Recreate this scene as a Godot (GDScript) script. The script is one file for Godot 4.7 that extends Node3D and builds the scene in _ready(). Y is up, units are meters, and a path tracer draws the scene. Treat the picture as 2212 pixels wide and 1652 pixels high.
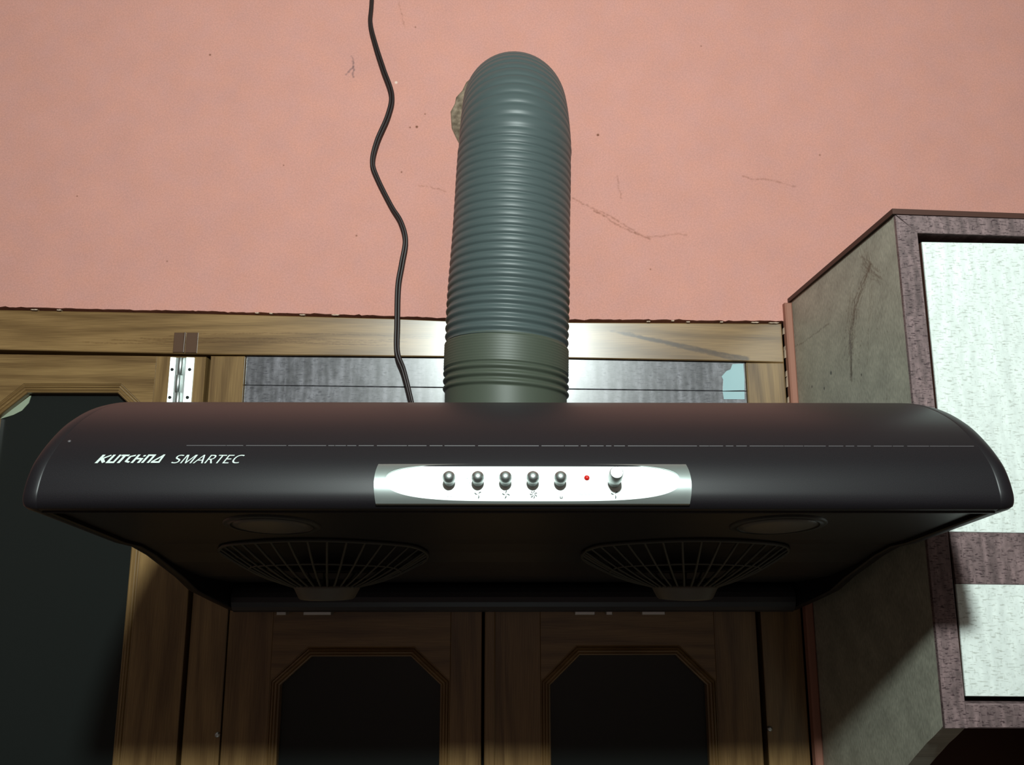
extends Node3D

# The kitchen wall stands at z = 0 and faces +z; the eye stands in front of it, y is up, metres.
const EYE_Y := 1.55
const HOOD_L := -0.363
const HOOD_R := 0.387
# Section through the hood, (z, y): from the wall over the top and round the nose, then the underside back to the wall.
const TOP_SECTION := [[0.004, 1.685], [0.20, 1.685], [0.34, 1.683], [0.365, 1.680], [0.39, 1.6745], [0.415, 1.667], [0.44, 1.6565], [0.46, 1.645], [0.476, 1.6325], [0.4895, 1.6195], [0.4982, 1.6085], [0.5027, 1.5992], [0.5051, 1.5912], [0.5062, 1.5845], [0.5052, 1.5785], [0.5025, 1.5750], [0.4985, 1.5735]]
const UNDER_SECTION := [[0.488, 1.5720], [0.41, 1.5585], [0.355, 1.5490], [0.322, 1.5455], [0.285, 1.5365], [0.249, 1.5250], [0.205, 1.5110], [0.163, 1.4950], [0.09, 1.4780], [0.021, 1.4625], [0.004, 1.4625]]
# The tray between the end caps is shallower towards the back, where a rolled lip hangs below it.
const TRAY_SECTION := [[0.488, 1.5760], [0.41, 1.5625], [0.355, 1.5530], [0.322, 1.5490], [0.285, 1.5405], [0.249, 1.5300], [0.205, 1.5205], [0.163, 1.5125], [0.09, 1.5045], [0.055, 1.5005], [0.004, 1.5005]]

var M := {}
var taken := {}
var rng := RandomNumberGenerator.new()


func _ready():
	rng.seed = 7
	# ---- camera
	var cam := Camera3D.new()
	cam.name = "camera"
	cam.fov = rad_to_deg(2.0 * atan(826.0 / 1750.0))
	cam.near = 0.02
	add_child(cam)
	cam.position = Vector3(0, EYE_Y, 1.12)
	cam.rotation = Vector3(atan(346.0 / 1750.0), -atan(15.0 / 1750.0), 0)
	cam.current = true
	# ---- exposure
	var we := WorldEnvironment.new()
	we.name = "environment"
	var env := Environment.new()
	env.background_mode = Environment.BG_COLOR
	env.background_color = Color(0.01, 0.01, 0.01)
	env.tonemap_mode = Environment.TONE_MAPPER_LINEAR
	env.tonemap_exposure = 1.0
	env.sdfgi_enabled = true
	env.ssao_enabled = true
	env.ssil_enabled = true
	we.environment = env
	add_child(we)
	# ---- the one lamp of the kitchen, a bare bulb hanging behind and above the camera
	make_bulb(Vector3(0.02, 2.2, 1.55), 2.45, Color(0.945, 1.0, 0.985))
	make_materials()
	make_room()
	make_cupboard()
	make_wall_cabinet()
	make_added_worktop()
	make_hood()
	make_duct()
	make_cord()


# ------------------------------------------------------------------ helpers
func numbered(n: String) -> String:
	if not taken.has(n):
		taken[n] = 0
		return n
	taken[n] += 1
	return "%s_%03d" % [n, taken[n]]


func thing(called: String, label: String, category: String, at: Vector3, group := "") -> Node3D:
	var o := Node3D.new()
	o.name = numbered(called)
	add_child(o)
	o.position = at
	o.set_meta("label", label)
	o.set_meta("category", category)
	if group != "":
		o.set_meta("group", group)
	return o


func start() -> SurfaceTool:
	var st := SurfaceTool.new()
	st.begin(Mesh.PRIMITIVE_TRIANGLES)
	st.set_smooth_group(-1)
	return st


# commits the shape as one mesh; every shape is drawn in room coordinates, so a part is moved back by its parents' places
func obj(called: String, st: SurfaceTool, mat: Material, parent: Node = self, label := "") -> MeshInstance3D:
	st.generate_normals()
	var mi := MeshInstance3D.new()
	mi.mesh = st.commit()
	mi.material_override = mat
	mi.name = called
	mi.cast_shadow = GeometryInstance3D.SHADOW_CASTING_SETTING_ON
	parent.add_child(mi, true)
	var off := Vector3.ZERO
	var p = parent
	while p != self:
		off += p.position
		p = p.get_parent()
	mi.position = -off
	if label != "":
		mi.set_meta("label", label)
	return mi


func sub(called: String, parent: Node) -> Node3D:
	var o := Node3D.new()
	o.name = called
	parent.add_child(o, true)
	return o


func struct(called: String, st: SurfaceTool, mat: Material, label: String) -> MeshInstance3D:
	var o := obj(numbered(called), st, mat)
	o.set_meta("kind", "structure")
	o.set_meta("label", label)
	return o


func tri(st: SurfaceTool, a: Vector3, b: Vector3, c: Vector3, out: Vector3):
	if (c - a).cross(b - a).dot(out) < 0:
		var t := b
		b = c
		c = t
	for v: Vector3 in [a, b, c]:
		st.set_uv(Vector2((v.x - uv_at.x) / uv_size.x, 1.0 - (v.y - uv_at.y) / uv_size.y) if uv_plane == 0 else Vector2((v.z - uv_at.x) / uv_size.x, 1.0 - (v.y - uv_at.y) / uv_size.y))
		st.add_vertex(v)


var uv_at := Vector2.ZERO
var uv_size := Vector2.ONE
var uv_plane := 0


func quad(st: SurfaceTool, a: Vector3, b: Vector3, c: Vector3, d: Vector3, out: Vector3):
	tri(st, a, b, c, out)
	tri(st, a, c, d, out)


func box(st: SurfaceTool, lo: Vector3, hi: Vector3):
	prism(st, [Vector2(lo.x, lo.y), Vector2(hi.x, lo.y), Vector2(hi.x, hi.y), Vector2(lo.x, hi.y)], lo.z, hi.z)


# a box whose front edges are chamfered by b
func slab(st: SurfaceTool, lo: Vector3, hi: Vector3, b := 0.001):
	prism(st, [Vector2(lo.x, lo.y), Vector2(hi.x, lo.y), Vector2(hi.x, hi.y), Vector2(lo.x, hi.y)], lo.z, hi.z, 0, b)


# a polygon pushed out along z (axis 0: its points are x, y) or along x (axis 1: its points are z, y); b chamfers the far face
func prism(st: SurfaceTool, pts: Array, d0: float, d1: float, axis := 0, b := 0.0):
	var poly := PackedVector2Array(pts)
	if Geometry2D.is_polygon_clockwise(poly):
		poly.reverse()
	var n := poly.size()
	var inner := poly
	if b > 0.0:
		inner = offset_in(poly, b)
	var at := func(p: Vector2, d: float) -> Vector3: return Vector3(p.x, p.y, d) if axis == 0 else Vector3(d, p.y, p.x)
	var far: Vector3 = (Vector3(0, 0, 1) if axis == 0 else Vector3(1, 0, 0)) * signf(d1 - d0)
	var idx := Geometry2D.triangulate_polygon(poly)
	for i in range(0, idx.size(), 3):
		tri(st, at.call(inner[idx[i]], d1), at.call(inner[idx[i + 1]], d1), at.call(inner[idx[i + 2]], d1), far)
		tri(st, at.call(poly[idx[i]], d0), at.call(poly[idx[i + 1]], d0), at.call(poly[idx[i + 2]], d0), -far)
	var dm := d1 - b * signf(d1 - d0)
	for i in n:
		var j := (i + 1) % n
		var e := poly[j] - poly[i]
		var out: Vector3 = at.call(Vector2(e.y, -e.x), 0.0)
		quad(st, at.call(poly[i], d0), at.call(poly[j], d0), at.call(poly[j], dm), at.call(poly[i], dm), out)
		if b > 0.0:
			quad(st, at.call(poly[i], dm), at.call(poly[j], dm), at.call(inner[j], d1), at.call(inner[i], d1), out)


# every corner of a counter-clockwise polygon moved inwards by d along its mitre
func offset_in(poly: PackedVector2Array, d: float) -> PackedVector2Array:
	var out := PackedVector2Array()
	var n := poly.size()
	for i in n:
		var a := (poly[i] - poly[(i + n - 1) % n]).normalized()
		var b := (poly[(i + 1) % n] - poly[i]).normalized()
		var na := Vector2(-a.y, a.x)
		var nb := Vector2(-b.y, b.x)
		var m := (na + nb).normalized()
		out.append(poly[i] + m * d / maxf(0.4, m.dot(na)))
	return out


# rings of points joined into a skin; each ring has the same number of points
func skin(st: SurfaceTool, rings: Array, closed := true, smooth := true):
	if smooth:
		st.set_smooth_group(0)
	for i in rings.size() - 1:
		var r0: Array = rings[i]
		var r1: Array = rings[i + 1]
		var n := r0.size()
		var mid := Vector3.ZERO
		for p: Vector3 in r0:
			mid += p
		for p: Vector3 in r1:
			mid += p
		mid /= 2.0 * n
		for k in (n if closed else n - 1):
			var l := (k + 1) % n
			var c: Vector3 = (r0[k] + r0[l] + r1[k] + r1[l]) / 4.0
			quad(st, r0[k], r0[l], r1[l], r1[k], c - mid)
	st.set_smooth_group(-1)


func cap(st: SurfaceTool, ring: Array, out: Vector3):
	var mid := Vector3.ZERO
	for p: Vector3 in ring:
		mid += p
	mid /= ring.size()
	for k in ring.size():
		tri(st, mid, ring[k], ring[(k + 1) % ring.size()], out)


func circle(mid: Vector3, a: Vector3, b: Vector3, r: float, n: int) -> Array:
	var out := []
	for k in n:
		var t := TAU * k / n
		out.append(mid + (a * cos(t) + b * sin(t)) * r)
	return out


# (distance along the axis, radius) turned about the axis through `at`
func lathe(st: SurfaceTool, at: Vector3, axis: Vector3, prof: Array, n := 20, smooth := true):
	axis = axis.normalized()
	var a := axis.cross(Vector3(0, 0, 1) if absf(axis.z) < 0.9 else Vector3(1, 0, 0)).normalized()
	var b := axis.cross(a)
	var rings := []
	for p in prof:
		rings.append(circle(at + axis * p[0], a, b, maxf(p[1], 0.00002), n))
	skin(st, rings, true, smooth)
	cap(st, rings[0], -axis)
	cap(st, rings[-1], axis)


func tube(st: SurfaceTool, pts: Array, r: float, n := 8):
	var rings := []
	var up := Vector3(0.3, 0.2, 1).normalized()
	for i in pts.size():
		var d: Vector3 = (pts[mini(i + 1, pts.size() - 1)] - pts[maxi(i - 1, 0)]).normalized()
		var a := d.cross(up).normalized()
		rings.append(circle(pts[i], a, d.cross(a), r, n))
	skin(st, rings)
	cap(st, rings[0], pts[0] - pts[1])
	cap(st, rings[-1], pts[-1] - pts[-2])


# ------------------------------------------------------------------ materials
func picture(w: int, h: int, f: Callable) -> Image:
	var im := Image.create(w, h, false, Image.FORMAT_RGB8)
	for y in h:
		for x in w:
			im.set_pixel(x, y, f.call(x, y))
	return im


func noise(s: int, freq: float, oct := 3) -> FastNoiseLite:
	var n := FastNoiseLite.new()
	n.seed = s
	n.noise_type = FastNoiseLite.TYPE_SIMPLEX_SMOOTH
	n.frequency = freq
	n.fractal_octaves = oct
	return n


func tex(im: Image) -> ImageTexture:
	im.generate_mipmaps()
	return ImageTexture.create_from_image(im)


func plain(c: Color, rough: float, metal := 0.0, spec := 0.5) -> StandardMaterial3D:
	var m := StandardMaterial3D.new()
	m.albedo_color = c
	m.roughness = rough
	m.metallic = metal
	m.metallic_specular = spec
	return m


# a colour picture laid on in room coordinates; scale = pictures per metre
func mapped(t: Texture2D, scale: Vector3, rough: float, spec := 0.5) -> StandardMaterial3D:
	var m := plain(Color.WHITE, rough, 0.0, spec)
	m.albedo_texture = t
	m.uv1_triplanar = true
	m.uv1_world_triplanar = true
	m.uv1_scale = scale
	return m


func wood_picture(s: int, w: int, h: int, along: float, across: float, light: Color, dark: Color) -> Image:
	var warp := noise(s, 1.0, 2)
	var fine := noise(s + 1, 1.0, 2)
	var blot := noise(s + 2, 1.0, 2)
	return picture(w, h, func(x: int, y: int) -> Color:
		var u := x * along / w
		var v := y * across / h
		var g := 0.5 + 0.5 * sin(v * 210.0 + 9.0 * warp.get_noise_2d(u * 1.3, v * 9.0))
		var f := fine.get_noise_2d(u * 14.0, v * 700.0)
		var b := blot.get_noise_2d(u * 3.0, v * 12.0)
		var k := clampf(0.34 * pow(g, 2.0) + 0.30 * f + 0.35 * b + 0.22, 0.0, 1.0)
		return light.lerp(dark, k))


# printed burlap-like laminate: faint upright bands with short dark dashes
func laminate_picture(s: int, base: Color, dash: Color, band: float, amount: float) -> Image:
	var n1 := noise(s, 1.0, 2)
	var n2 := noise(s + 1, 1.0, 3)
	var n3 := noise(s + 2, 1.0, 2)
	return picture(512, 512, func(x: int, y: int) -> Color:
		var k := 1.0 + band * n1.get_noise_2d(x * 0.045, y * 0.006) + 0.6 * band * n2.get_noise_2d(x * 0.05, y * 0.05)
		var d := n3.get_noise_2d(x * 0.045, y * 0.25)
		var e := n2.get_noise_2d(x * 0.20 + 300.0, y * 0.05)
		var t := clampf(smoothstep(0.3, 0.6, d) * 0.9 + smoothstep(0.32, 0.6, e) * 0.5, 0.0, 1.0) * amount
		var c := Color(base.r * k, base.g * k, base.b * k).lerp(dash, t)
		return Color(clampf(c.r, 0, 1), clampf(c.g, 0, 1), clampf(c.b, 0, 1)))


# a wandering hairline of dirt from a to b (picture pixels)
func scratch(im: Image, a: Vector2, b: Vector2, c: Color, strength: float, wob := 2.0, width := 1.0):
	var n := int(a.distance_to(b)) + 1
	var side := (b - a).orthogonal().normalized()
	var o := 0.0
	for i in n + 1:
		o = clampf(o + rng.randf_range(-0.6, 0.6), -wob, wob)
		var p := a.lerp(b, float(i) / n) + side * o
		if rng.randf() < 0.2:
			continue
		blot(im, p, width * rng.randf_range(0.6, 1.2), c, strength * rng.randf_range(0.4, 1.0))


func blot(im: Image, p: Vector2, r: float, c: Color, strength: float):
	for y in range(int(p.y - r - 1), int(p.y + r + 2)):
		for x in range(int(p.x - r - 1), int(p.x + r + 2)):
			if x < 0 or y < 0 or x >= im.get_width() or y >= im.get_height():
				continue
			var k := clampf(r + 0.5 - Vector2(x, y).distance_to(p), 0.0, 1.0) * strength
			if k > 0:
				im.set_pixel(x, y, im.get_pixel(x, y).lerp(c, k))


func make_materials():
	# painted plaster: pink with a fine grain, and the marks that the photograph shows on it
	var n1 := noise(11, 1.0, 3)
	var n2 := noise(12, 1.0, 2)
	var im := picture(1440, 480, func(x: int, y: int) -> Color:
		var k := 1.0 + 0.018 * n1.get_noise_2d(x * 0.012, y * 0.012) + 0.06 * n2.get_noise_2d(x * 0.45, y * 0.45)
		var h := 0.012 * n1.get_noise_2d(x * 0.03 + 90.0, y * 0.03)
		return Color((0.83 + h) * k, 0.595 * k, (0.545 - h) * k))
	# wall picture: x from -0.85 m, y down from 2.45 m, 800 pixels a metre
	var wp := func(x: float, y: float) -> Vector2: return Vector2((x + 0.85) * 800.0, (2.45 - y) * 800.0)
	var brown := Color(0.36, 0.2, 0.13)
	for s in [[-0.134, 2.163, 1.4], [0.138, 2.151, 1.4], [-0.144, 2.162, 0.8], [-0.122, 2.184, 0.7], [-0.14, 2.33, 0.7], [-0.452, 2.281, 1.0], [-0.155, 2.09, 0.8], [-0.218, 1.99, 0.8], [0.47, 2.12, 0.7], [-0.63, 2.05, 0.6], [0.06, 2.26, 0.9], [0.09, 1.98, 0.8], [-0.33, 2.1, 0.6], [-0.49, 1.95, 0.6], [0.3, 2.3, 0.6], [0.21, 1.94, 0.6]]:
		blot(im, wp.call(s[0], s[1]), s[2], brown, 0.8)
	blot(im, wp.call(-0.167, 2.236), 1.6, Color(0.95, 0.86, 0.8), 0.9)
	scratch(im, wp.call(-0.128, 2.068), wp.call(-0.086, 2.060), brown, 0.3, 3.0, 0.6)
	scratch(im, wp.call(0.098, 2.05), wp.call(0.21, 1.985), brown, 0.2, 3.0)
	scratch(im, wp.call(0.13, 2.03), wp.call(0.195, 1.995), brown, 0.25, 3.0)
	scratch(im, wp.call(0.2, 1.99), wp.call(0.265, 1.995), brown, 0.14, 2.0)
	scratch(im, wp.call(0.166, 2.085), wp.call(0.171, 2.05), brown, 0.28, 2.0, 0.6)
	scratch(im, wp.call(0.35, 2.085), wp.call(0.43, 2.07), brown, 0.15, 2.0)
	scratch(im, wp.call(-0.165, 2.375), wp.call(-0.155, 2.33), brown, 0.28, 2.0, 0.6)
	scratch(im, wp.call(-0.237, 2.28), wp.call(-0.232, 2.245), Color(0.3, 0.25, 0.27), 0.4, 2.0)
	scratch(im, wp.call(-0.232, 2.262), wp.call(-0.246, 2.25), Color(0.3, 0.25, 0.27), 0.4, 2.0)
	M.paint = plain(Color.WHITE, 0.8, 0.0, 0.3)
	M.paint.albedo_texture = tex(im)
	M.paint.texture_repeat = true
	var bump := NoiseTexture2D.new()
	bump.width = 512
	bump.height = 512
	bump.seamless = true
	bump.as_normal_map = true
	bump.bump_strength = 1.2
	bump.noise = noise(5, 0.03, 4)
	M.paint.normal_enabled = true
	M.paint.normal_texture = bump
	M.paint.normal_scale = 0.25
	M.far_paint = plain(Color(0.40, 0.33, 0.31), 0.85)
	M.ceiling = plain(Color(0.5, 0.5, 0.48), 0.9)
	M.floor = plain(Color(0.16, 0.14, 0.13), 0.6)
	M.masonry = plain(Color(0.10, 0.07, 0.05), 0.95)
	var cm := NoiseTexture2D.new()
	cm.noise = noise(31, 0.03, 4)
	cm.width = 256
	cm.height = 256
	cm.seamless = true
	var ramp := Gradient.new()
	ramp.set_color(0, Color(0.36, 0.31, 0.26))
	ramp.set_color(1, Color(0.66, 0.58, 0.50))
	cm.color_ramp = ramp
	M.cement = mapped(cm, Vector3(9, 9, 9), 0.95, 0.2)
	M.flake = plain(Color(0.80, 0.70, 0.62), 0.9)
	# varnished timber
	var light := Color(0.60, 0.475, 0.305)
	var dark := Color(0.36, 0.26, 0.15)
	M.wood_v = mapped(tex(rotated(wood_picture(40, 768, 768, 1.2, 0.6, light, dark))), Vector3(1.667, 0.833, 1.667), 0.30)
	M.wood_h = mapped(tex(wood_picture(46, 768, 768, 1.2, 0.6, light, dark)), Vector3(0.833, 1.667, 1.667), 0.30)
	# the long rail has a picture of its own: x from -0.9 m, 1.32 m long; y from 1.79 m, 0.1 m high
	var rail := wood_picture(52, 1320, 160, 1.32, 0.1, Color(0.62, 0.485, 0.31), Color(0.37, 0.265, 0.14))
	var rp := func(x: float, y: float) -> Vector2: return Vector2((x + 0.9) * 1000.0, (1.89 - y) * 1600.0)
	for k in 5:
		scratch(rail, rp.call(0.15 + 0.01 * k, 1.848 - 0.002 * k), rp.call(0.345, 1.8035 + 0.001 * k), Color(0.30, 0.22, 0.15), 0.22, 5.0, 3.0)
		scratch(rail, rp.call(-0.6 + 0.04 * k, 1.83 + 0.003 * k), rp.call(-0.2 + 0.03 * k, 1.826 + 0.003 * k), Color(0.36, 0.24, 0.12), 0.2, 5.0, 1.5)
	M.rail = plain(Color.WHITE, 0.28, 0.0, 0.7)
	varnish(M.rail)
	varnish(M.wood_h)
	varnish(M.wood_v)
	M.rail.albedo_texture = tex(rail)
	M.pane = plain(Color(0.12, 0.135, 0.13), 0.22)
	M.pale_patch = plain(Color(0.62, 0.66, 0.57), 0.7)
	M.lam_grey = mapped(tex(laminate_picture(60, Color(0.43, 0.42, 0.44), Color(0.20, 0.19, 0.22), 0.3, 0.6)), Vector3(3.2, 3.2, 3.2), 0.26, 0.7)
	varnish(M.lam_grey)
	M.lam_brown = mapped(tex(laminate_picture(64, Color(0.46, 0.385, 0.385), Color(0.15, 0.10, 0.115), 0.24, 0.8)), Vector3(4.5, 4.5, 4.5), 0.5)
	M.lam_white = mapped(tex(laminate_picture(68, Color(0.91, 0.935, 0.915), Color(0.60, 0.61, 0.57), 0.05, 0.55)), Vector3(4.0, 4.0, 4.0), 0.45)
	# side of the wall cabinet: z from 0 m, 0.34 m wide; y from 1.2 m, 0.72 m high, 1000 pixels a metre
	var g1 := noise(80, 1.0, 3)
	var side := picture(340, 720, func(x: int, y: int) -> Color:
		var k := 1.0 + 0.16 * g1.get_noise_2d(x * 0.35, y * 0.12) + 0.10 * g1.get_noise_2d(x * 0.02, y * 0.02)
		return Color(0.65 * k, 0.645 * k, 0.585 * k))
	var sp := func(z: float, y: float) -> Vector2: return Vector2(z * 1000.0, (1.92 - y) * 1000.0)
	var soot := Color(0.2, 0.15, 0.1)
	# cobwebs and soot caught on the side: a knot with strands running from it
	for k in 9:
		var j := Vector2(rng.randf_range(-9, 9), rng.randf_range(-9, 9))
		scratch(side, sp.call(0.258, 1.858) + j * 0.3, sp.call(0.212, 1.822) + j, soot, 0.4, 5.0, 0.6)
		scratch(side, sp.call(0.205, 1.842) + j, sp.call(0.19, 1.80) + j * 1.3, soot, 0.16, 5.0, 0.6)
		scratch(side, sp.call(0.212, 1.822) + j, sp.call(0.19, 1.775) + j, soot, 0.45, 5.0, 0.7)
		scratch(side, sp.call(0.196, 1.795) + j, sp.call(0.184, 1.74) + j * 0.4, soot, 0.5, 3.0, 0.7)
		scratch(side, sp.call(0.24, 1.868) + j, sp.call(0.282, 1.835) + j, soot, 0.28, 5.0, 0.6)
		scratch(side, sp.call(0.258, 1.858) + j, sp.call(0.25, 1.885) + j * 2, soot, 0.22, 4.0, 0.5)
		scratch(side, sp.call(0.262, 1.845) + j, sp.call(0.25, 1.80) + j * 1.5, soot, 0.16, 4.0, 0.5)
	scratch(side, sp.call(0.243, 1.80), sp.call(0.225, 1.745), soot, 0.25, 4.0, 0.6)
	scratch(side, sp.call(0.235, 1.79), sp.call(0.232, 1.765), soot, 0.25, 4.0, 0.6)
	for k in 60:
		blot(side, sp.call(0.195 + rng.randfn() * 0.012, 1.785 + rng.randfn() * 0.03), rng.randf_range(0.4, 1.1), soot, rng.randf_range(0.2, 0.6))
		blot(side, sp.call(rng.randf_range(0.02, 0.31), rng.randf_range(1.4, 1.88)), rng.randf_range(0.4, 0.9), soot, rng.randf_range(0.15, 0.5))
	scratch(side, sp.call(0.005, 1.823), sp.call(0.13, 1.825), soot, 0.25, 3.0)
	for s in [[0.125, 1.76, 2.2], [0.1, 1.745, 1.8], [0.06, 1.755, 1.4], [0.21, 1.74, 1.2], [0.05, 1.73, 1.6]]:
		blot(side, sp.call(s[0], s[1]), s[2], Color(0.08, 0.07, 0.06), 0.8)
	M.side = plain(Color.WHITE, 0.5)
	M.side.albedo_texture = tex(side)
	M.cap = plain(Color(0.27, 0.15, 0.11), 0.6)
	M.bead = plain(Color(0.62, 0.42, 0.35), 0.7)
	M.caulk = plain(Color(0.66, 0.57, 0.49), 0.85)
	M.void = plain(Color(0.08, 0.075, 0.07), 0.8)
	M.niche = plain(Color(0.30, 0.17, 0.10), 0.6)
	# the hood
	var hs := NoiseTexture2D.new()
	hs.noise = noise(90, 0.35, 1)
	hs.width = 512
	hs.height = 512
	hs.seamless = true
	var hr := Gradient.new()
	hr.set_color(0, Color(0.06, 0.05, 0.06))
	hr.set_color(1, Color(0.13, 0.115, 0.13))
	hs.color_ramp = hr
	M.enamel = mapped(hs, Vector3(9, 9, 9), 0.42, 0.42)
	M.under = plain(Color(0.15, 0.14, 0.14), 0.4)
	M.lip = plain(Color(0.24, 0.24, 0.26), 0.3, 0.3)
	M.seam = plain(Color(0.34, 0.32, 0.33), 0.5)
	M.silver = plain(Color(0.74, 0.78, 0.77), 0.34, 0.9)
	M.plate = plain(Color(0.95, 0.97, 0.96), 0.5, 0.2)
	M.chrome = plain(Color(0.76, 0.79, 0.78), 0.42, 1.0)
	M.steel = plain(Color(0.80, 0.82, 0.82), 0.28, 0.9)
	M.ink = plain(Color(0.22, 0.27, 0.26), 0.6)
	M.faint = plain(Color(0.72, 0.74, 0.73), 0.6)
	M.letters = plain(Color(0.78, 0.82, 0.80), 0.45)
	M.red = plain(Color(0.75, 0.09, 0.06), 0.3)
	M.leaf = plain(Color(0.86, 0.89, 0.88), 0.42, 1.0)
	M.dark = plain(Color(0.06, 0.06, 0.06), 0.7)
	M.grille = plain(Color(0.26, 0.26, 0.23), 0.45)
	M.lens = plain(Color(0.42, 0.40, 0.36), 0.4)
	M.hose = plain(Color(0.29, 0.335, 0.335), 0.45)
	M.cuff = plain(Color(0.285, 0.31, 0.265), 0.5)
	M.cord = plain(Color(0.15, 0.10, 0.095), 0.45)
	M.pale_blue = plain(Color(0.66, 0.78, 0.80), 0.25)
	M.tab_brown = plain(Color(0.36, 0.26, 0.20), 0.35)


# a clear coat brushed on by hand, slightly wavy
func varnish(m: StandardMaterial3D):
	m.clearcoat_enabled = true
	m.clearcoat = 0.8
	m.clearcoat_roughness = 0.3


func rotated(im: Image) -> Image:
	im.rotate_90(CLOCKWISE)
	return im


# ------------------------------------------------------------------ light and room
func make_bulb(at: Vector3, energy: float, tint: Color):
	var t := thing("pendant_bulb", "bare round bulb hanging on a cord from the ceiling", "light bulb", at)
	var glow := plain(Color(1, 1, 1), 0.4)
	glow.emission_enabled = true
	glow.emission = tint
	glow.emission_energy_multiplier = 3.0
	var st := start()
	var prof := []
	for k in 13:
		var a := PI * k / 12.0
		prof.append([-0.045 * cos(a), 0.045 * sin(a)])
	lathe(st, at, Vector3.UP, prof, 24)
	obj("bulb", st, glow, t)
	st = start()
	lathe(st, at, Vector3.UP, [[0.042, 0.016], [0.046, 0.02], [0.085, 0.02], [0.095, 0.008]], 16)
	obj("holder", st, plain(Color(0.1, 0.1, 0.1), 0.5), t)
	st = start()
	tube(st, [at + Vector3(0, 0.09, 0), Vector3(at.x, at.y + 0.2, at.z), Vector3(at.x, 3.0, at.z)], 0.003)
	obj("cord", st, plain(Color(0.8, 0.8, 0.78), 0.6), t)
	var l := OmniLight3D.new()
	l.name = "bulb_light"
	l.light_color = tint
	l.light_energy = energy
	l.light_size = 0.045
	l.omni_range = 8.0
	l.omni_attenuation = 2.0
	l.shadow_enabled = true
	t.add_child(l)


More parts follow.
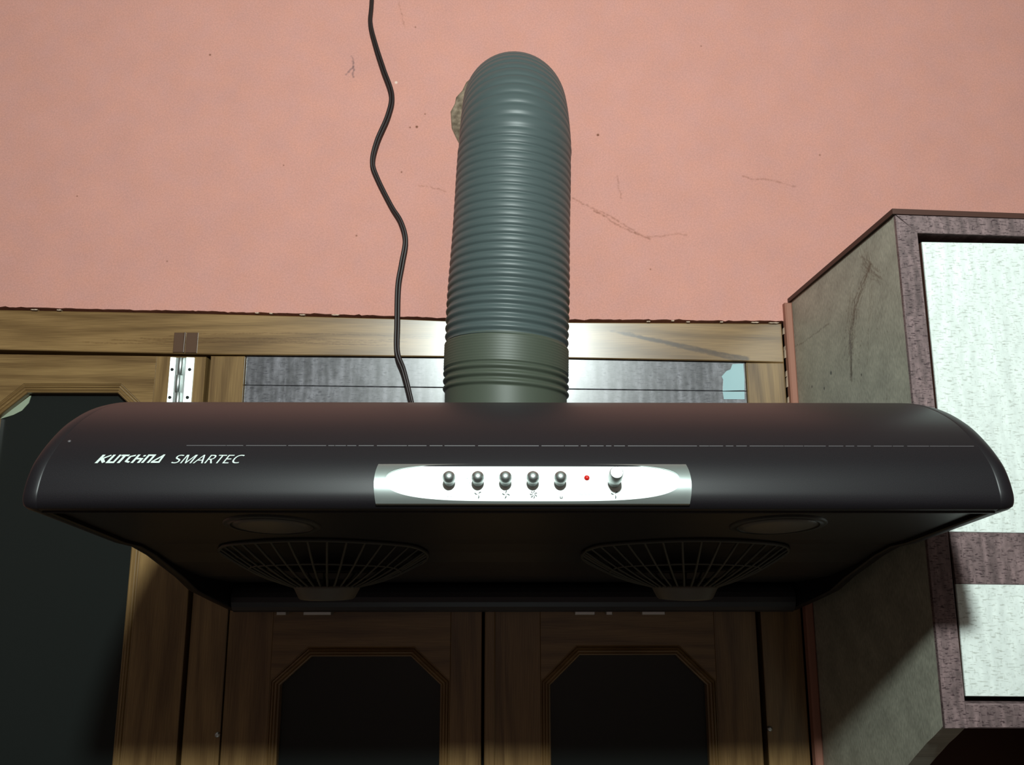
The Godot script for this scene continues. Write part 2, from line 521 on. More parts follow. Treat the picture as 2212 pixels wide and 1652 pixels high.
func make_room():
	# solid masonry of the back wall; the plaster skin stands 5 cm in front of it and leaves the cupboard's niche open
	var st := start()
	box(st, Vector3(-1.9, 0, -0.2), Vector3(1.9, 3.0, -0.06))
	var wall := struct("wall_back", st, M.masonry, "pink painted kitchen wall behind the cooker hood")
	uv_at = Vector2(-0.85, 1.85)
	uv_size = Vector2(1.8, 0.6)
	st = start()
	var edge := [[-0.9, 1.8832], [-0.7214, 1.8800], [-0.4245, 1.8746], [-0.16, 1.8684], [-0.0871, 1.8651], [0.0918, 1.8635], [0.2047, 1.8638], [0.42, 1.8615]]
	var poly := [Vector2(1.9, 3.0), Vector2(-1.9, 3.0), Vector2(-1.9, 1.884)]
	var x := -0.9
	var k := 0
	while x < 0.415:
		while x > edge[k + 1][0]:
			k += 1
		var y := lerpf(edge[k][1], edge[k + 1][1], (x - edge[k][0]) / (edge[k + 1][0] - edge[k][0]))
		poly.append(Vector2(x, y + rng.randf_range(-0.0014, 0.0016) * rng.randf()))
		x += rng.randf_range(0.003, 0.009)
	poly.append(Vector2(0.42, 1.8615))
	poly.append(Vector2(1.9, 1.8615))
	prism(st, poly, -0.06, 0.0)
	obj("plaster", st, M.paint, wall)
	st = start()
	box(st, Vector3(0.42, 0, -0.06), Vector3(1.9, 1.861, 0))
	box(st, Vector3(-1.9, 0, -0.06), Vector3(-0.9, 1.883, 0))
	box(st, Vector3(-0.899, 0, -0.06), Vector3(0.419, 0.88, 0))
	obj("plaster", st, M.paint, wall)
	# flakes of white undercoat along the broken lower edge
	for f in [[-0.672, 1.8762, 0.011], [-0.637, 1.8758, 0.007], [-0.355, 1.8722, 0.006], [-0.29, 1.8695, 0.009], [-0.243, 1.8695, 0.012], [-0.335, 1.8715, 0.005], [0.205, 1.8608, 0.006], [0.24, 1.862, 0.005], [0.262, 1.8604, 0.006], [0.31, 1.8604, 0.005], [0.358, 1.8598, 0.012], [0.385, 1.8592, 0.016]]:
		st = start()
		var c := Vector2(f[0], f[1])
		var w: float = f[2]
		prism(st, [c + Vector2(-w * 0.5, 0), c + Vector2(-w * 0.2, -0.0007), c + Vector2(w * 0.1, -0.0002), c + Vector2(w * 0.3, -0.0008), c + Vector2(w * 0.5, 0.0003), c + Vector2(w * 0.15, 0.0009), c + Vector2(-w * 0.1, 0.0004), c + Vector2(-w * 0.3, 0.0008)], -0.004, 0.0006)
		obj("plaster_flake", st, M.flake, wall)
	# rough cement round the duct's hole, showing on its left
	st = start()
	var ring := [Vector2(-0.028, 2.262), Vector2(-0.043, 2.256), Vector2(-0.052, 2.244), Vector2(-0.06, 2.236), Vector2(-0.066, 2.222), Vector2(-0.075, 2.211), Vector2(-0.077, 2.2), Vector2(-0.083, 2.187), Vector2(-0.082, 2.172), Vector2(-0.081, 2.16), Vector2(-0.075, 2.146), Vector2(-0.068, 2.132), Vector2(-0.06, 2.115), Vector2(0.03, 2.09), Vector2(0.075, 2.13), Vector2(0.09, 2.19), Vector2(0.07, 2.24), Vector2(0.03, 2.265)]
	prism(st, ring, -0.01, 0.0022, 0, 0.0018)
	obj("cement_patch", st, M.cement, wall)
	st = start()
	box(st, Vector3(-1.9, -0.1, -0.2), Vector3(1.9, 0, 3.1))
	struct("floor", st, M.floor, "dark kitchen floor below the cupboards")
	st = start()
	box(st, Vector3(-1.9, 3.0, -0.2), Vector3(1.9, 3.12, 3.1))
	struct("ceiling", st, M.ceiling, "plain pale kitchen ceiling above the bulb")
	st = start()
	box(st, Vector3(-2.02, 0, -0.2), Vector3(-1.9, 3.0, 3.1))
	struct("wall_left", st, M.far_paint, "pink side wall beyond the glazed cupboard")
	st = start()
	box(st, Vector3(1.9, 0, -0.2), Vector3(2.02, 3.0, 3.1))
	struct("wall_right", st, M.far_paint, "pink side wall beyond the white cabinet")
	st = start()
	box(st, Vector3(-1.9, 0, 3.0), Vector3(1.9, 3.0, 3.12))
	struct("wall_front", st, M.far_paint, "pink wall across the kitchen from the hood")


# ------------------------------------------------------------------ timber cupboard built into the wall
# corner points of an opening with cut corners, counter-clockwise from its lower left
func octagon(l: float, r: float, b: float, t: float, cx: float, cy: float) -> PackedVector2Array:
	return PackedVector2Array([Vector2(l + cx, b), Vector2(r - cx, b), Vector2(r, b + cy), Vector2(r, t - cy), Vector2(r - cx, t), Vector2(l + cx, t), Vector2(l, t - cy), Vector2(l, b + cy)])


func make_glazed_door(cup: Node3D, x0: float, x1: float, y0: float, ytl: float, ytr: float, o: PackedVector2Array, zf: float, pane: Material) -> Node3D:
	var d := sub("door", cup)
	var zb := zf - 0.024
	var ml := 0.013
	var big := offset_in(o, -ml)
	var xl: float = big[7].x
	var xr: float = big[2].x
	var yt := func(x: float) -> float: return lerpf(ytl, ytr, (x - x0) / (x1 - x0))
	var st := start()
	prism(st, [Vector2(x0, y0), Vector2(xl, y0), Vector2(xl, yt.call(xl)), Vector2(x0, ytl)], zb, zf, 0, 0.0008)
	obj("stile", st, M.wood_v, d)
	st = start()
	prism(st, [Vector2(xr, y0), Vector2(x1, y0), Vector2(x1, ytr), Vector2(xr, yt.call(xr))], zb, zf, 0, 0.0008)
	obj("stile", st, M.wood_v, d)
	st = start()
	prism(st, [Vector2(xl, yt.call(xl)), Vector2(xr, yt.call(xr)), big[3], big[4], big[5], big[6]], zb, zf, 0, 0.0004)
	obj("rail", st, M.wood_h, d)
	st = start()
	prism(st, [big[7], big[0], big[1], big[2], Vector2(xr, y0), Vector2(xl, y0)], zb, zf, 0, 0.0004)
	obj("rail", st, M.wood_h, d)
	# the moulding follows the opening: a section of steps and a round, swept with mitred corners
	var prof := [[0.013, -0.010], [0.013, -0.0012], [0.0118, -0.0008], [0.011, -0.0022], [0.0098, -0.0002], [0.0085, 0.0004], [0.0075, -0.0016], [0.0062, -0.0002], [0.0045, -0.0006], [0.0035, -0.0026], [0.0022, -0.0016], [0.0006, -0.0028], [0.0, -0.005], [0.0, -0.017]]
	var centre := Vector3((o[0].x + o[1].x) / 2, (o[2].y + o[3].y) / 2, 0)
	for i in o.size():
		var j := (i + 1) % o.size()
		st = start()
		for k in prof.size() - 1:
			var a := offset_in(o, -prof[k][0])
			var b := offset_in(o, -prof[k + 1][0])
			var za: float = zf + prof[k][1]
			var zb2: float = zf + prof[k + 1][1]
			quad(st, Vector3(a[i].x, a[i].y, za), Vector3(a[j].x, a[j].y, za), Vector3(b[j].x, b[j].y, zb2), Vector3(b[i].x, b[i].y, zb2), Vector3(0, 0, 1) + (centre - Vector3(a[i].x + a[j].x, a[i].y + a[j].y, 0) / 2) * 0.5)
		obj("moulding", st, M.wood_v if absf(o[i].y - o[j].y) > 0.1 else M.wood_h, d)
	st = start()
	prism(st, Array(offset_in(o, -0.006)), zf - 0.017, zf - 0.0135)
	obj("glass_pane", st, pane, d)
	return d


func make_hinge(parent: Node3D, at: Vector3, h: float, mat: Material):
	var st := start()
	# two leaves with countersunk screw heads and a barrel of three knuckles between them
	for leaf in [[-0.0165, -0.0095, 0.0030], [0.006, 0.0165, 0.0032]]:
		var rings := []
		for y in [-h, 0.0]:
			rings.append([at + Vector3(leaf[0], y, -0.001), at + Vector3(leaf[1], y, -0.001), at + Vector3(leaf[1], y, 0.0013), at + Vector3(leaf[0], y, leaf[2])])
		skin(st, rings, true, false)
		cap(st, rings[0], Vector3.DOWN)
		cap(st, rings[1], Vector3.UP)
	slab(st, at + Vector3(-0.0095, -h, 0), at + Vector3(0.006, 0, 0.0009), 0.0002)
	for k in 3:
		var a := -h * k / 3.0 - 0.0006
		var xk := -0.0015 if k != 1 else -0.003
		lathe(st, at + Vector3(xk, a - h / 3.0 + 0.0012, 0.003), Vector3.UP, [[0, 0.0028], [0.0005, 0.0034], [h / 3.0 - 0.0017, 0.0034], [h / 3.0 - 0.0012, 0.0028]], 14)
	var o := obj("hinge", st, mat, parent, "chrome butt hinge on the door stile")
	o.set_meta("label", "chrome butt hinge")
	for p in [[-0.0132, -0.0175], [0.0115, -0.0175], [-0.0132, -h + 0.0175], [0.0115, -h + 0.0175]]:
		st = start()
		lathe(st, at + Vector3(p[0], p[1], 0.001), Vector3(0, 0, 1), [[0, 0.0022], [0.0021, 0.0022], [0.0022, 0.001]], 12)
		obj("screw", st, M.dark, parent)


func make_cupboard():
	var cup := thing("built_in_cupboard", "varnished timber cupboard with glazed doors built into the wall behind the hood", "cupboard", Vector3(-0.2, 0.9, 0))
	var st := start()
	# carcass back and floor, dark inside
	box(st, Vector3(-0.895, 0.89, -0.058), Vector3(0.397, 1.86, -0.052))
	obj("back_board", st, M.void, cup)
	uv_at = Vector2(-0.9, 1.79)
	uv_size = Vector2(1.32, 0.1)
	st = start()
	prism(st, [Vector2(-0.895, 1.8206), Vector2(-0.7157, 1.8183), Vector2(-0.4211, 1.8121), Vector2(-0.093, 1.8094), Vector2(0.0913, 1.8078), Vector2(0.3353, 1.8035), Vector2(0.3975, 1.8016), Vector2(0.3975, 1.8592), Vector2(0.2047, 1.8598), Vector2(0.0918, 1.8603), Vector2(-0.0871, 1.8622), Vector2(-0.16, 1.8652), Vector2(-0.4245, 1.8716), Vector2(-0.895, 1.8796)], -0.05, -0.003, 0, 0.0012)
	obj("top_rail", st, M.rail, cup)
	# upright posts
	st = start()
	slab(st, Vector3(-0.4175, 0.9, -0.05), Vector3(-0.3695, 1.8095, -0.003), 0.001)
	obj("post", st, M.wood_v, cup)
	st = start()
	slab(st, Vector3(0.3435, 0.9, -0.05), Vector3(0.3975, 1.8015, -0.0035), 0.001)
	obj("post", st, M.wood_v, cup)
	st = start()
	slab(st, Vector3(-0.895, 0.9, -0.05), Vector3(-0.802, 1.817, -0.003), 0.001)
	obj("post", st, M.wood_v, cup)
	# laminate boards above the hood, with the joint that shows
	st = start()
	prism(st, [Vector2(-0.369, 1.7693), Vector2(0.343, 1.7616), Vector2(0.343, 1.8028), Vector2(0.09, 1.8073), Vector2(-0.369, 1.8103)], -0.03, -0.009, 0, 0.0006)
	obj("laminate_board", st, M.lam_grey, cup)
	st = start()
	prism(st, [Vector2(-0.369, 1.50), Vector2(0.343, 1.50), Vector2(0.343, 1.7608), Vector2(-0.369, 1.7685)], -0.03, -0.009, 0, 0.0006)
	obj("laminate_board", st, M.lam_grey, cup)
	# pale blue patch on the board, in two thin pieces
	st = start()
	prism(st, [Vector2(0.309, 1.7615), Vector2(0.3105, 1.7775), Vector2(0.3085, 1.7825), Vector2(0.316, 1.7905), Vector2(0.3215, 1.7925), Vector2(0.325, 1.8005), Vector2(0.3405, 1.8012), Vector2(0.341, 1.78), Vector2(0.340, 1.7625)], -0.009, -0.0084)
	obj("blue_patch", st, M.pale_blue, cup, "shiny pale blue patch on the laminate")
	st = start()
	prism(st, [Vector2(0.310, 1.7495), Vector2(0.309, 1.7605), Vector2(0.340, 1.7605), Vector2(0.3395, 1.7495)], -0.009, -0.0085)
	obj("blue_patch", st, M.pale_blue, cup)
	# cross rail over the double doors, behind the hood
	st = start()
	slab(st, Vector3(-0.369, 1.4645, -0.05), Vector3(0.343, 1.4995, -0.004), 0.001)
	obj("cross_rail", st, M.wood_h, cup)
	st = start()
	slab(st, Vector3(-0.80, 0.9, -0.05), Vector3(-0.418, 0.93, -0.004), 0.001)
	slab(st, Vector3(-0.369, 0.9, -0.05), Vector3(0.343, 0.93, -0.004), 0.001)
	obj("bottom_rail", st, M.wood_h, cup)
	# tall glazed door beside the hood
	var o := octagon(-0.711, -0.5075, 0.99, 1.7565, 0.0385, 0.0345)
	var d := make_glazed_door(cup, -0.799, -0.4245, 0.934, 1.8128, 1.8087, o, -0.004, M.pane)
	make_hinge(d, Vector3(-0.4567, 1.8072, -0.004), 0.075, M.leaf)
	st = start()  # pale patch with a curved lower edge in the pane's upper left corner
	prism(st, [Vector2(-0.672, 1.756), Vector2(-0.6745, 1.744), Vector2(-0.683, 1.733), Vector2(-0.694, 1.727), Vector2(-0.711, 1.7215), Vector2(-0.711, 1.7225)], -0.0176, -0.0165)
	obj("pale_patch", st, M.pale_patch, d, "pale patch in the corner of the pane")
	# brown tab on the rail in line with the hinge: two plates and a rod
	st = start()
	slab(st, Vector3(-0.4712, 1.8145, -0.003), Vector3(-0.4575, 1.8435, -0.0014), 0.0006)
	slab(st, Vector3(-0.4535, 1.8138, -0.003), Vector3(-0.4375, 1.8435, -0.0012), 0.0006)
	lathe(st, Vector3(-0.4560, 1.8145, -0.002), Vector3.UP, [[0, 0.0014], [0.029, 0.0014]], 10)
	obj("brown_tab", st, M.tab_brown, cup, "brown tab on the rail above the hinge")
	# double doors under the hood
	var o1 := octagon(-0.2956, -0.0852, 0.99, 1.4015, 0.0395, 0.0355)
	make_glazed_door(cup, -0.3675, -0.0305, 0.934, 1.462, 1.462, o1, -0.004, M.pane)
	var o2 := octagon(0.0606, 0.2667, 0.99, 1.4030, 0.0395, 0.0375)
	make_glazed_door(cup, -0.0265, 0.3365, 0.934, 1.462, 1.462, o2, -0.004, M.pane)
	st = start()
	slab(st, Vector3(-0.0265, 0.935, -0.004), Vector3(-0.0125, 1.4615, 0.0022), 0.0015)
	obj("meeting_strip", st, M.wood_v, cup)
	for p in [Vector3(-0.372, 1.306, -0.003), Vector3(0.346, 1.312, -0.0035)]:
		st = start()
		lathe(st, p, Vector3(0, 0, 1), [[0, 0.0035], [0.003, 0.0035], [0.0045, 0.002], [0.0048, 0.0004]], 12)
		obj("catch", st, M.steel, cup)


# ------------------------------------------------------------------ laminate wall cabinet to the right
func make_wall_cabinet():
	var c := thing("wall_cabinet", "brown laminate wall cabinet with a white mottled door beside the hood", "cabinet", Vector3(0.53, 0.95, 0))
	var xl := 0.41
	var xr := 0.70
	var zf := 0.322
	var top := func(x: float) -> float: return 1.8885 - 0.033 * (x - 0.41)
	# side panel with the curved cut of the open niche below
	var side := [Vector2(0.0, 0.95), Vector2(0.0, 1.8885), Vector2(0.3175, 1.8885), Vector2(0.3175, 1.3815), Vector2(0.312, 1.3775), Vector2(0.297, 1.3675), Vector2(0.284, 1.3595), Vector2(0.27, 1.3495), Vector2(0.255, 1.339), Vector2(0.24, 1.328), Vector2(0.225, 1.315), Vector2(0.21, 1.30), Vector2(0.195, 1.282), Vector2(0.182, 1.262), Vector2(0.17, 1.238), Vector2(0.16, 1.21), Vector2(0.153, 1.175), Vector2(0.15, 1.13), Vector2(0.15, 0.95)]
	uv_plane = 1
	uv_at = Vector2(0, 1.2)
	uv_size = Vector2(0.34, 0.72)
	var st := start()
	prism(st, side, xl + 0.022, xl, 1)
	obj("side_panel", st, M.side, c)
	uv_plane = 0
	var far := []
	st = start()
	for p in side:
		far.append(p)
	prism(st, far, xr - 0.022, xr, 1)
	obj("side_panel", st, M.lam_brown, c)
	st = start()
	prism(st, [Vector2(xl - 0.003, top.call(xl) + 0.0006), Vector2(xr + 0.003, top.call(xr)), Vector2(xr + 0.003, top.call(xr) + 0.0055), Vector2(xl - 0.003, top.call(xl) + 0.0065)], 0.0, 0.3225)
	obj("top_board", st, M.cap, c)
	# face frame
	st = start()
	prism(st, [Vector2(xl, 1.3805), Vector2(0.4308, 1.3805), Vector2(0.4315, 1.8685), Vector2(xl, 1.888)], 0.3175, zf, 0, 0.0005)
	prism(st, [Vector2(0.67, 1.3805), Vector2(xr, 1.3805), Vector2(xr, top.call(xr)), Vector2(0.67, 1.861)], 0.3175, zf, 0, 0.0005)
	obj("frame_stile", st, M.lam_brown, c)
	st = start()
	prism(st, [Vector2(0.4315, 1.8681), Vector2(xr, 1.8603), Vector2(xr, top.call(xr)), Vector2(xl + 0.001, 1.8883)], 0.296, zf, 0, 0.0005)
	obj("frame_rail", st, M.lam_brown, c)
	st = start()
	prism(st, [Vector2(0.4305, 1.3805), Vector2(0.67, 1.380), Vector2(0.67, 1.4005), Vector2(0.4305, 1.4025)], 0.25, zf, 0, 0.0012)
	obj("frame_rail", st, M.lam_brown, c)
	# dark inside
	st = start()
	box(st, Vector3(0.4325, 1.381, 0.27), Vector3(0.677, 1.885, 0.280))
	obj("inner_board", st, M.void, c)
	# the door: a slab faced with two white sheets and a brown band
	var d := sub("door", c)
	st = start()
	prism(st, [Vector2(0.4345, 1.4080), Vector2(0.668, 1.406), Vector2(0.668, 1.8565), Vector2(0.4368, 1.8598)], 0.299, 0.3165)
	obj("slab", st, M.cap, d)
	st = start()
	prism(st, [Vector2(0.4350, 1.5604), Vector2(0.668, 1.5568), Vector2(0.668, 1.8562), Vector2(0.4371, 1.8595)], 0.3165, 0.3187, 0, 0.0005)
	obj("white_sheet", st, M.lam_white, d)
	st = start()
	prism(st, [Vector2(0.4342, 1.4083), Vector2(0.668, 1.4063), Vector2(0.668, 1.5080), Vector2(0.4356, 1.5107)], 0.3165, 0.3187, 0, 0.0005)
	obj("white_sheet", st, M.lam_white, d)
	st = start()
	prism(st, [Vector2(0.4357, 1.5110), Vector2(0.668, 1.5083), Vector2(0.668, 1.5565), Vector2(0.4350, 1.5601)], 0.3165, 0.3184, 0, 0.0004)
	obj("brown_band", st, M.lam_brown, d)
	# niche below
	st = start()
	box(st, Vector3(0.432, 0.95, 0.002), Vector3(0.678, 1.38, 0.02))
	obj("niche_back", st, M.niche, c)
	st = start()
	box(st, Vector3(0.432, 1.10, 0.02), Vector3(0.678, 1.118, 0.19))
	obj("niche_shelf", st, M.cap, c)
	# bead against the wall, with a broken line of caulk
	st = start()
	slab(st, Vector3(0.3992, 0.95, -0.002), Vector3(0.4098, 1.8865, 0.011), 0.002)
	obj("wall_bead", st, M.bead, c)
	for k in 6:
		var y := 1.742 + k * 0.0195 + rng.randf_range(-0.007, 0.007)
		var h := rng.randf_range(0.004, 0.019)
		st = start()
		prism(st, [Vector2(0.3972, y), Vector2(0.3992, y + 0.0005), Vector2(0.3994, y + h), Vector2(0.3978, y + h * 0.8)], -0.003, 0.0012)
		obj("caulk", st, M.caulk, c)


# unseen worktop below the picture, added to bounce the lamp's light back up
func make_added_worktop():
	var t := thing("added_worktop", "unseen grey stone worktop added below the hood to bounce light", "worktop", Vector3(0, 0, 0.3))
	var st := start()
	slab(st, Vector3(-1.88, 0.84, 0.001), Vector3(1.88, 0.878, 0.62), 0.004)
	obj("slab", st, plain(Color(0.36, 0.33, 0.31), 0.45), t)
	st = start()
	slab(st, Vector3(-1.88, 0.0, 0.001), Vector3(1.88, 0.839, 0.56), 0.004)
	obj("base_unit", st, M.cap, t)


# ------------------------------------------------------------------ the cooker hood
# the top section rounded off between its points
func top_section() -> Array:
	if top_cache.is_empty():
		var n := TOP_SECTION.size()
		var at := func(i: int) -> Vector2: return Vector2(TOP_SECTION[clampi(i, 0, n - 1)][0], TOP_SECTION[clampi(i, 0, n - 1)][1])
		top_cache.append(TOP_SECTION[0])
		for i in n - 1:
			var steps := 4 if i >= 3 else 1
			for k in steps:
				var a: Vector2 = at.call(i)
				var b: Vector2 = at.call(i + 1)
				var d: float = a.distance_to(b)
				var p: Vector2 = a.cubic_interpolate_in_time(b, at.call(i - 1), at.call(i + 2), (k + 1.0) / steps, d, -maxf(0.001, a.distance_to(at.call(i - 1))), d + maxf(0.001, b.distance_to(at.call(i + 2)))) if i < n - 2 else a.lerp(b, (k + 1.0) / steps)
				top_cache.append([p.x, p.y])
	return top_cache


var top_cache := []


func hood_section(under: Array, inset: float) -> PackedVector2Array:
	var pts := PackedVector2Array()
	for p in top_section():
		pts.append(Vector2(p[0], p[1]))
	for p in under:
		pts.append(Vector2(p[0], p[1]))
	if inset > 0.0:
		pts.reverse()
		pts = offset_in(pts, inset)
		pts.reverse()
	return pts


# the point on the front of the hood at height y, and the outward normal there
func front_at(y: float) -> Array:
	var ts := top_section()
	for i in range(3, ts.size() - 1):
		var a = ts[i]
		var b = ts[i + 1]
		if y <= a[1] and y >= b[1]:
			var t: float = (a[1] - y) / (a[1] - b[1])
			return [Vector3(0, y, lerpf(a[0], b[0], t)), Vector3(0, b[0] - a[0], a[1] - b[1]).normalized()]
	return [Vector3(0, y, 0.5), Vector3(0, 0, 1)]


func make_hood():
	var hood := thing("cooker_hood", "dark brown curved cooker hood with a silver control panel", "cooker hood", Vector3(0.012, 1.4625, 0.0))
	var cw := 0.013
	var sec := hood_section(TRAY_SECTION, 0.0)
	var n := sec.size()
	# shell: the section drawn out between the end caps
	var st := start()
	var l := []
	var r := []
	for p in sec:
		l.append(Vector3(HOOD_L + cw, p.y, p.x))
		r.append(Vector3(HOOD_R - cw, p.y, p.x))
	var top_n := top_section().size()
	st.set_smooth_group(1)
	for i in top_n:
		var e := sec[i + 1] - sec[i]
		quad(st, l[i], l[i + 1], r[i + 1], r[i], Vector3(0, e.x, -e.y) if i < top_n - 1 else Vector3(0, -1, 0))
	st.set_smooth_group(-1)
	obj("shell", st, M.enamel, hood)
	# underside tray
	st = start()
	for i in range(top_n, n):
		var j := (i + 1) % n
		quad(st, l[i], l[j], r[j], r[i], Vector3(0, -1, 0) if i < n - 1 else Vector3(0, 0, -1))
	obj("underside_tray", st, M.under, hood)
	# front flange under the nose
	st = start()
	box(st, Vector3(HOOD_L + cw, 1.5722, 0.4855), Vector3(HOOD_R - cw, 1.5765, 0.4975))
	obj("front_flange", st, M.enamel, hood)
	# end caps with a rounded outer edge and a fine joint against the shell
	for s in [-1.0, 1.0]:
		var x0: float = HOOD_L + cw if s < 0 else HOOD_R - cw
		var rings := []
		for q in [[-0.0004, 0.0011], [0.0004, 0.0004], [0.0012, 0.0], [0.006, 0.0002], [0.0095, 0.0010], [0.0118, 0.0024], [0.013, 0.0042]]:
			var ring := []
			for p in hood_section(UNDER_SECTION, q[1]):
				ring.append(Vector3(x0 + s * q[0], p.y, p.x))
			rings.append(ring)
		st = start()
		skin(st, rings)
		var last: Array = rings[-1]
		var flat := PackedVector2Array()
		for p: Vector3 in rings[2]:
			flat.append(Vector2(p.z, p.y))
		var idx := Geometry2D.triangulate_polygon(flat)
		for i in range(0, idx.size(), 3):
			tri(st, last[idx[i]], last[idx[i + 1]], last[idx[i + 2]], Vector3(s, 0, 0))
			tri(st, rings[0][idx[i]], rings[0][idx[i + 1]], rings[0][idx[i + 2]], Vector3(-s, 0, 0))
		obj("end_cap", st, M.enamel, hood)
	# pale worn line where the fascia meets the sloping top
	st = start()
	var f = front_at(1.6248)
	var v0 = f[0]
	var nn: Vector3 = f[1]
	var xs := -0.25
	while xs < HOOD_R - cw - 0.004:
		var w := rng.randf_range(0.004, 0.018)
		var a: Vector3 = Vector3(xs, 0, 0) + v0
		var b: Vector3 = Vector3(minf(xs + w, HOOD_R - cw - 0.003), 0, 0) + v0
		var up := Vector3(0, nn.z, -nn.y) * 0.00017
		quad(st, a - up, b - up, b + up + nn * 0.0003, a + up + nn * 0.0003, nn)
		quad(st, a - up, b - up, b - up * 2.0, a - up * 2.0, nn)
		xs += w + (rng.randf_range(0.0, 0.003) if rng.randf() < 0.6 else 0.0)
	obj("seam", st, M.seam, hood, "pale worn seam along the hood's front")
	# small screw at the cap's joint
	f = front_at(1.6285)
	st = start()
	lathe(st, f[0] + Vector3(HOOD_L + cw + 0.006, 0, 0), f[1], [[-0.0005, 0.0012], [0.0005, 0.0012], [0.0008, 0.0006]], 10)
	obj("screw", st, M.seam, hood)
	# rolled lip along the back of the underside
	st = start()
	l = []
	r = []
	var lip := []
	for k in 9:
		var a := deg_to_rad(-75.0 + 160.0 * k / 8.0)
		lip.append(Vector2(0.035 + 0.019 * cos(a), 1.4805 + 0.0185 * sin(a)))
	lip.append(Vector2(0.012, 1.500))
	lip.append(Vector2(0.012, 1.4625))
	prism(st, lip, HOOD_L + cw + 0.002, HOOD_R - cw - 0.002, 1)
	obj("rear_lip", st, M.lip, hood)
	for p in [[-0.292, 0.012], [-0.245, 0.036], [0.105, 0.026], [0.137, 0.008], [0.195, 0.03]]:
		st = start()
		slab(st, Vector3(p[0] - p[1] / 2, 1.4575, 0.004), Vector3(p[0] + p[1] / 2, 1.4622, 0.022), 0.0006)
		obj("mounting_clip", st, M.steel, hood)
	# lamp windows
	for x in [-0.196, 0.231]:
		var lamp := sub("lamp_window", hood)
		var tilt := Vector3(0, -0.985, 0.172)
		var at := Vector3(x, under_y(0.425), 0.425)
		st = start()
		lathe(st, at, tilt, [[-0.004, 0.040], [0.0012, 0.0400], [0.002, 0.0385], [0.0022, 0.034], [0.0012, 0.0325]], 36)
		obj("ring", st, M.grille, lamp)
		st = start()
		lathe(st, at, tilt, [[-0.003, 0.032], [0.0014, 0.032], [0.003, 0.026], [0.0042, 0.014], [0.0046, 0.002]], 36)
		obj("lens", st, M.lens, lamp)
	for x in [[-0.181, -0.190], [0.181, 0.193]]:
		make_grille(hood, x[0], x[1])
	make_panel(hood)
	make_lettering(hood)


func under_y(z: float) -> float:
	for i in TRAY_SECTION.size() - 1:
		var a = TRAY_SECTION[i]
		var b = TRAY_SECTION[i + 1]
		if z <= a[0] and z >= b[0]:
			return lerpf(b[1], a[1], (z - b[0]) / (a[0] - b[0]))
	return 1.57


# a slotted funnel of ribs that hangs under the blower and ends in an oil cup
func make_grille(hood: Node3D, x: float, cx: float):
	var g := sub("grille", hood)
	var cup_at := Vector3(cx, 1.5035, 0.225)
	var rib_n := 36
	var rim := func(t: float) -> Vector3:
		var z := 0.285 + 0.078 * sin(t)
		return Vector3(x + 0.103 * cos(t), under_y(z) - 0.002, z)
	var low := func(t: float) -> Vector3: return cup_at + Vector3(0.034 * cos(t), 0.0, 0.028 * sin(t))
	var at := func(t: float, k: float) -> Vector3:
		var a: Vector3 = rim.call(t)
		var b: Vector3 = low.call(t)
		return a.lerp(b, k) + Vector3(0, -0.004 * sin(PI * k), 0)
	for i in rib_n:
		var t := TAU * i / rib_n
		var st := start()
		var pts := []
		for k in 6:
			pts.append(at.call(t, k / 5.0))
		tube(st, pts, 0.0013, 5)
		obj("rib", st, M.grille, g)
	for k in [0.0, 0.38]:
		var st := start()
		var pts := []
		for i in 49:
			pts.append(at.call(TAU * i / 48.0, k))
		tube(st, pts, 0.0018 if k == 0.0 else 0.0011, 6)
		obj("rim" if k == 0.0 else "ring", st, M.grille, g)
	var st2 := start()
	# wide solid border at the funnel's two sides
	for s in [0.0, PI]:
		st2 = start()
		for i in 4:
			var t0: float = s - 0.10 + 0.05 * i
			for k in 5:
				quad(st2, at.call(t0, k / 5.0), at.call(t0 + 0.05, k / 5.0), at.call(t0 + 0.05, (k + 1) / 5.0), at.call(t0, (k + 1) / 5.0), Vector3(0, -1, 0.3))
		obj("border", st2, M.grille, g)
	st2 = start()
	lathe(st2, cup_at + Vector3(0, 0.003, 0), Vector3.DOWN, [[0.0, 0.035], [0.001, 0.0365], [0.003, 0.036], [0.0045, 0.0345], [0.014, 0.0295], [0.0155, 0.0275], [0.016, 0.024]], 36)
	obj("oil_cup", st2, M.lens, g)


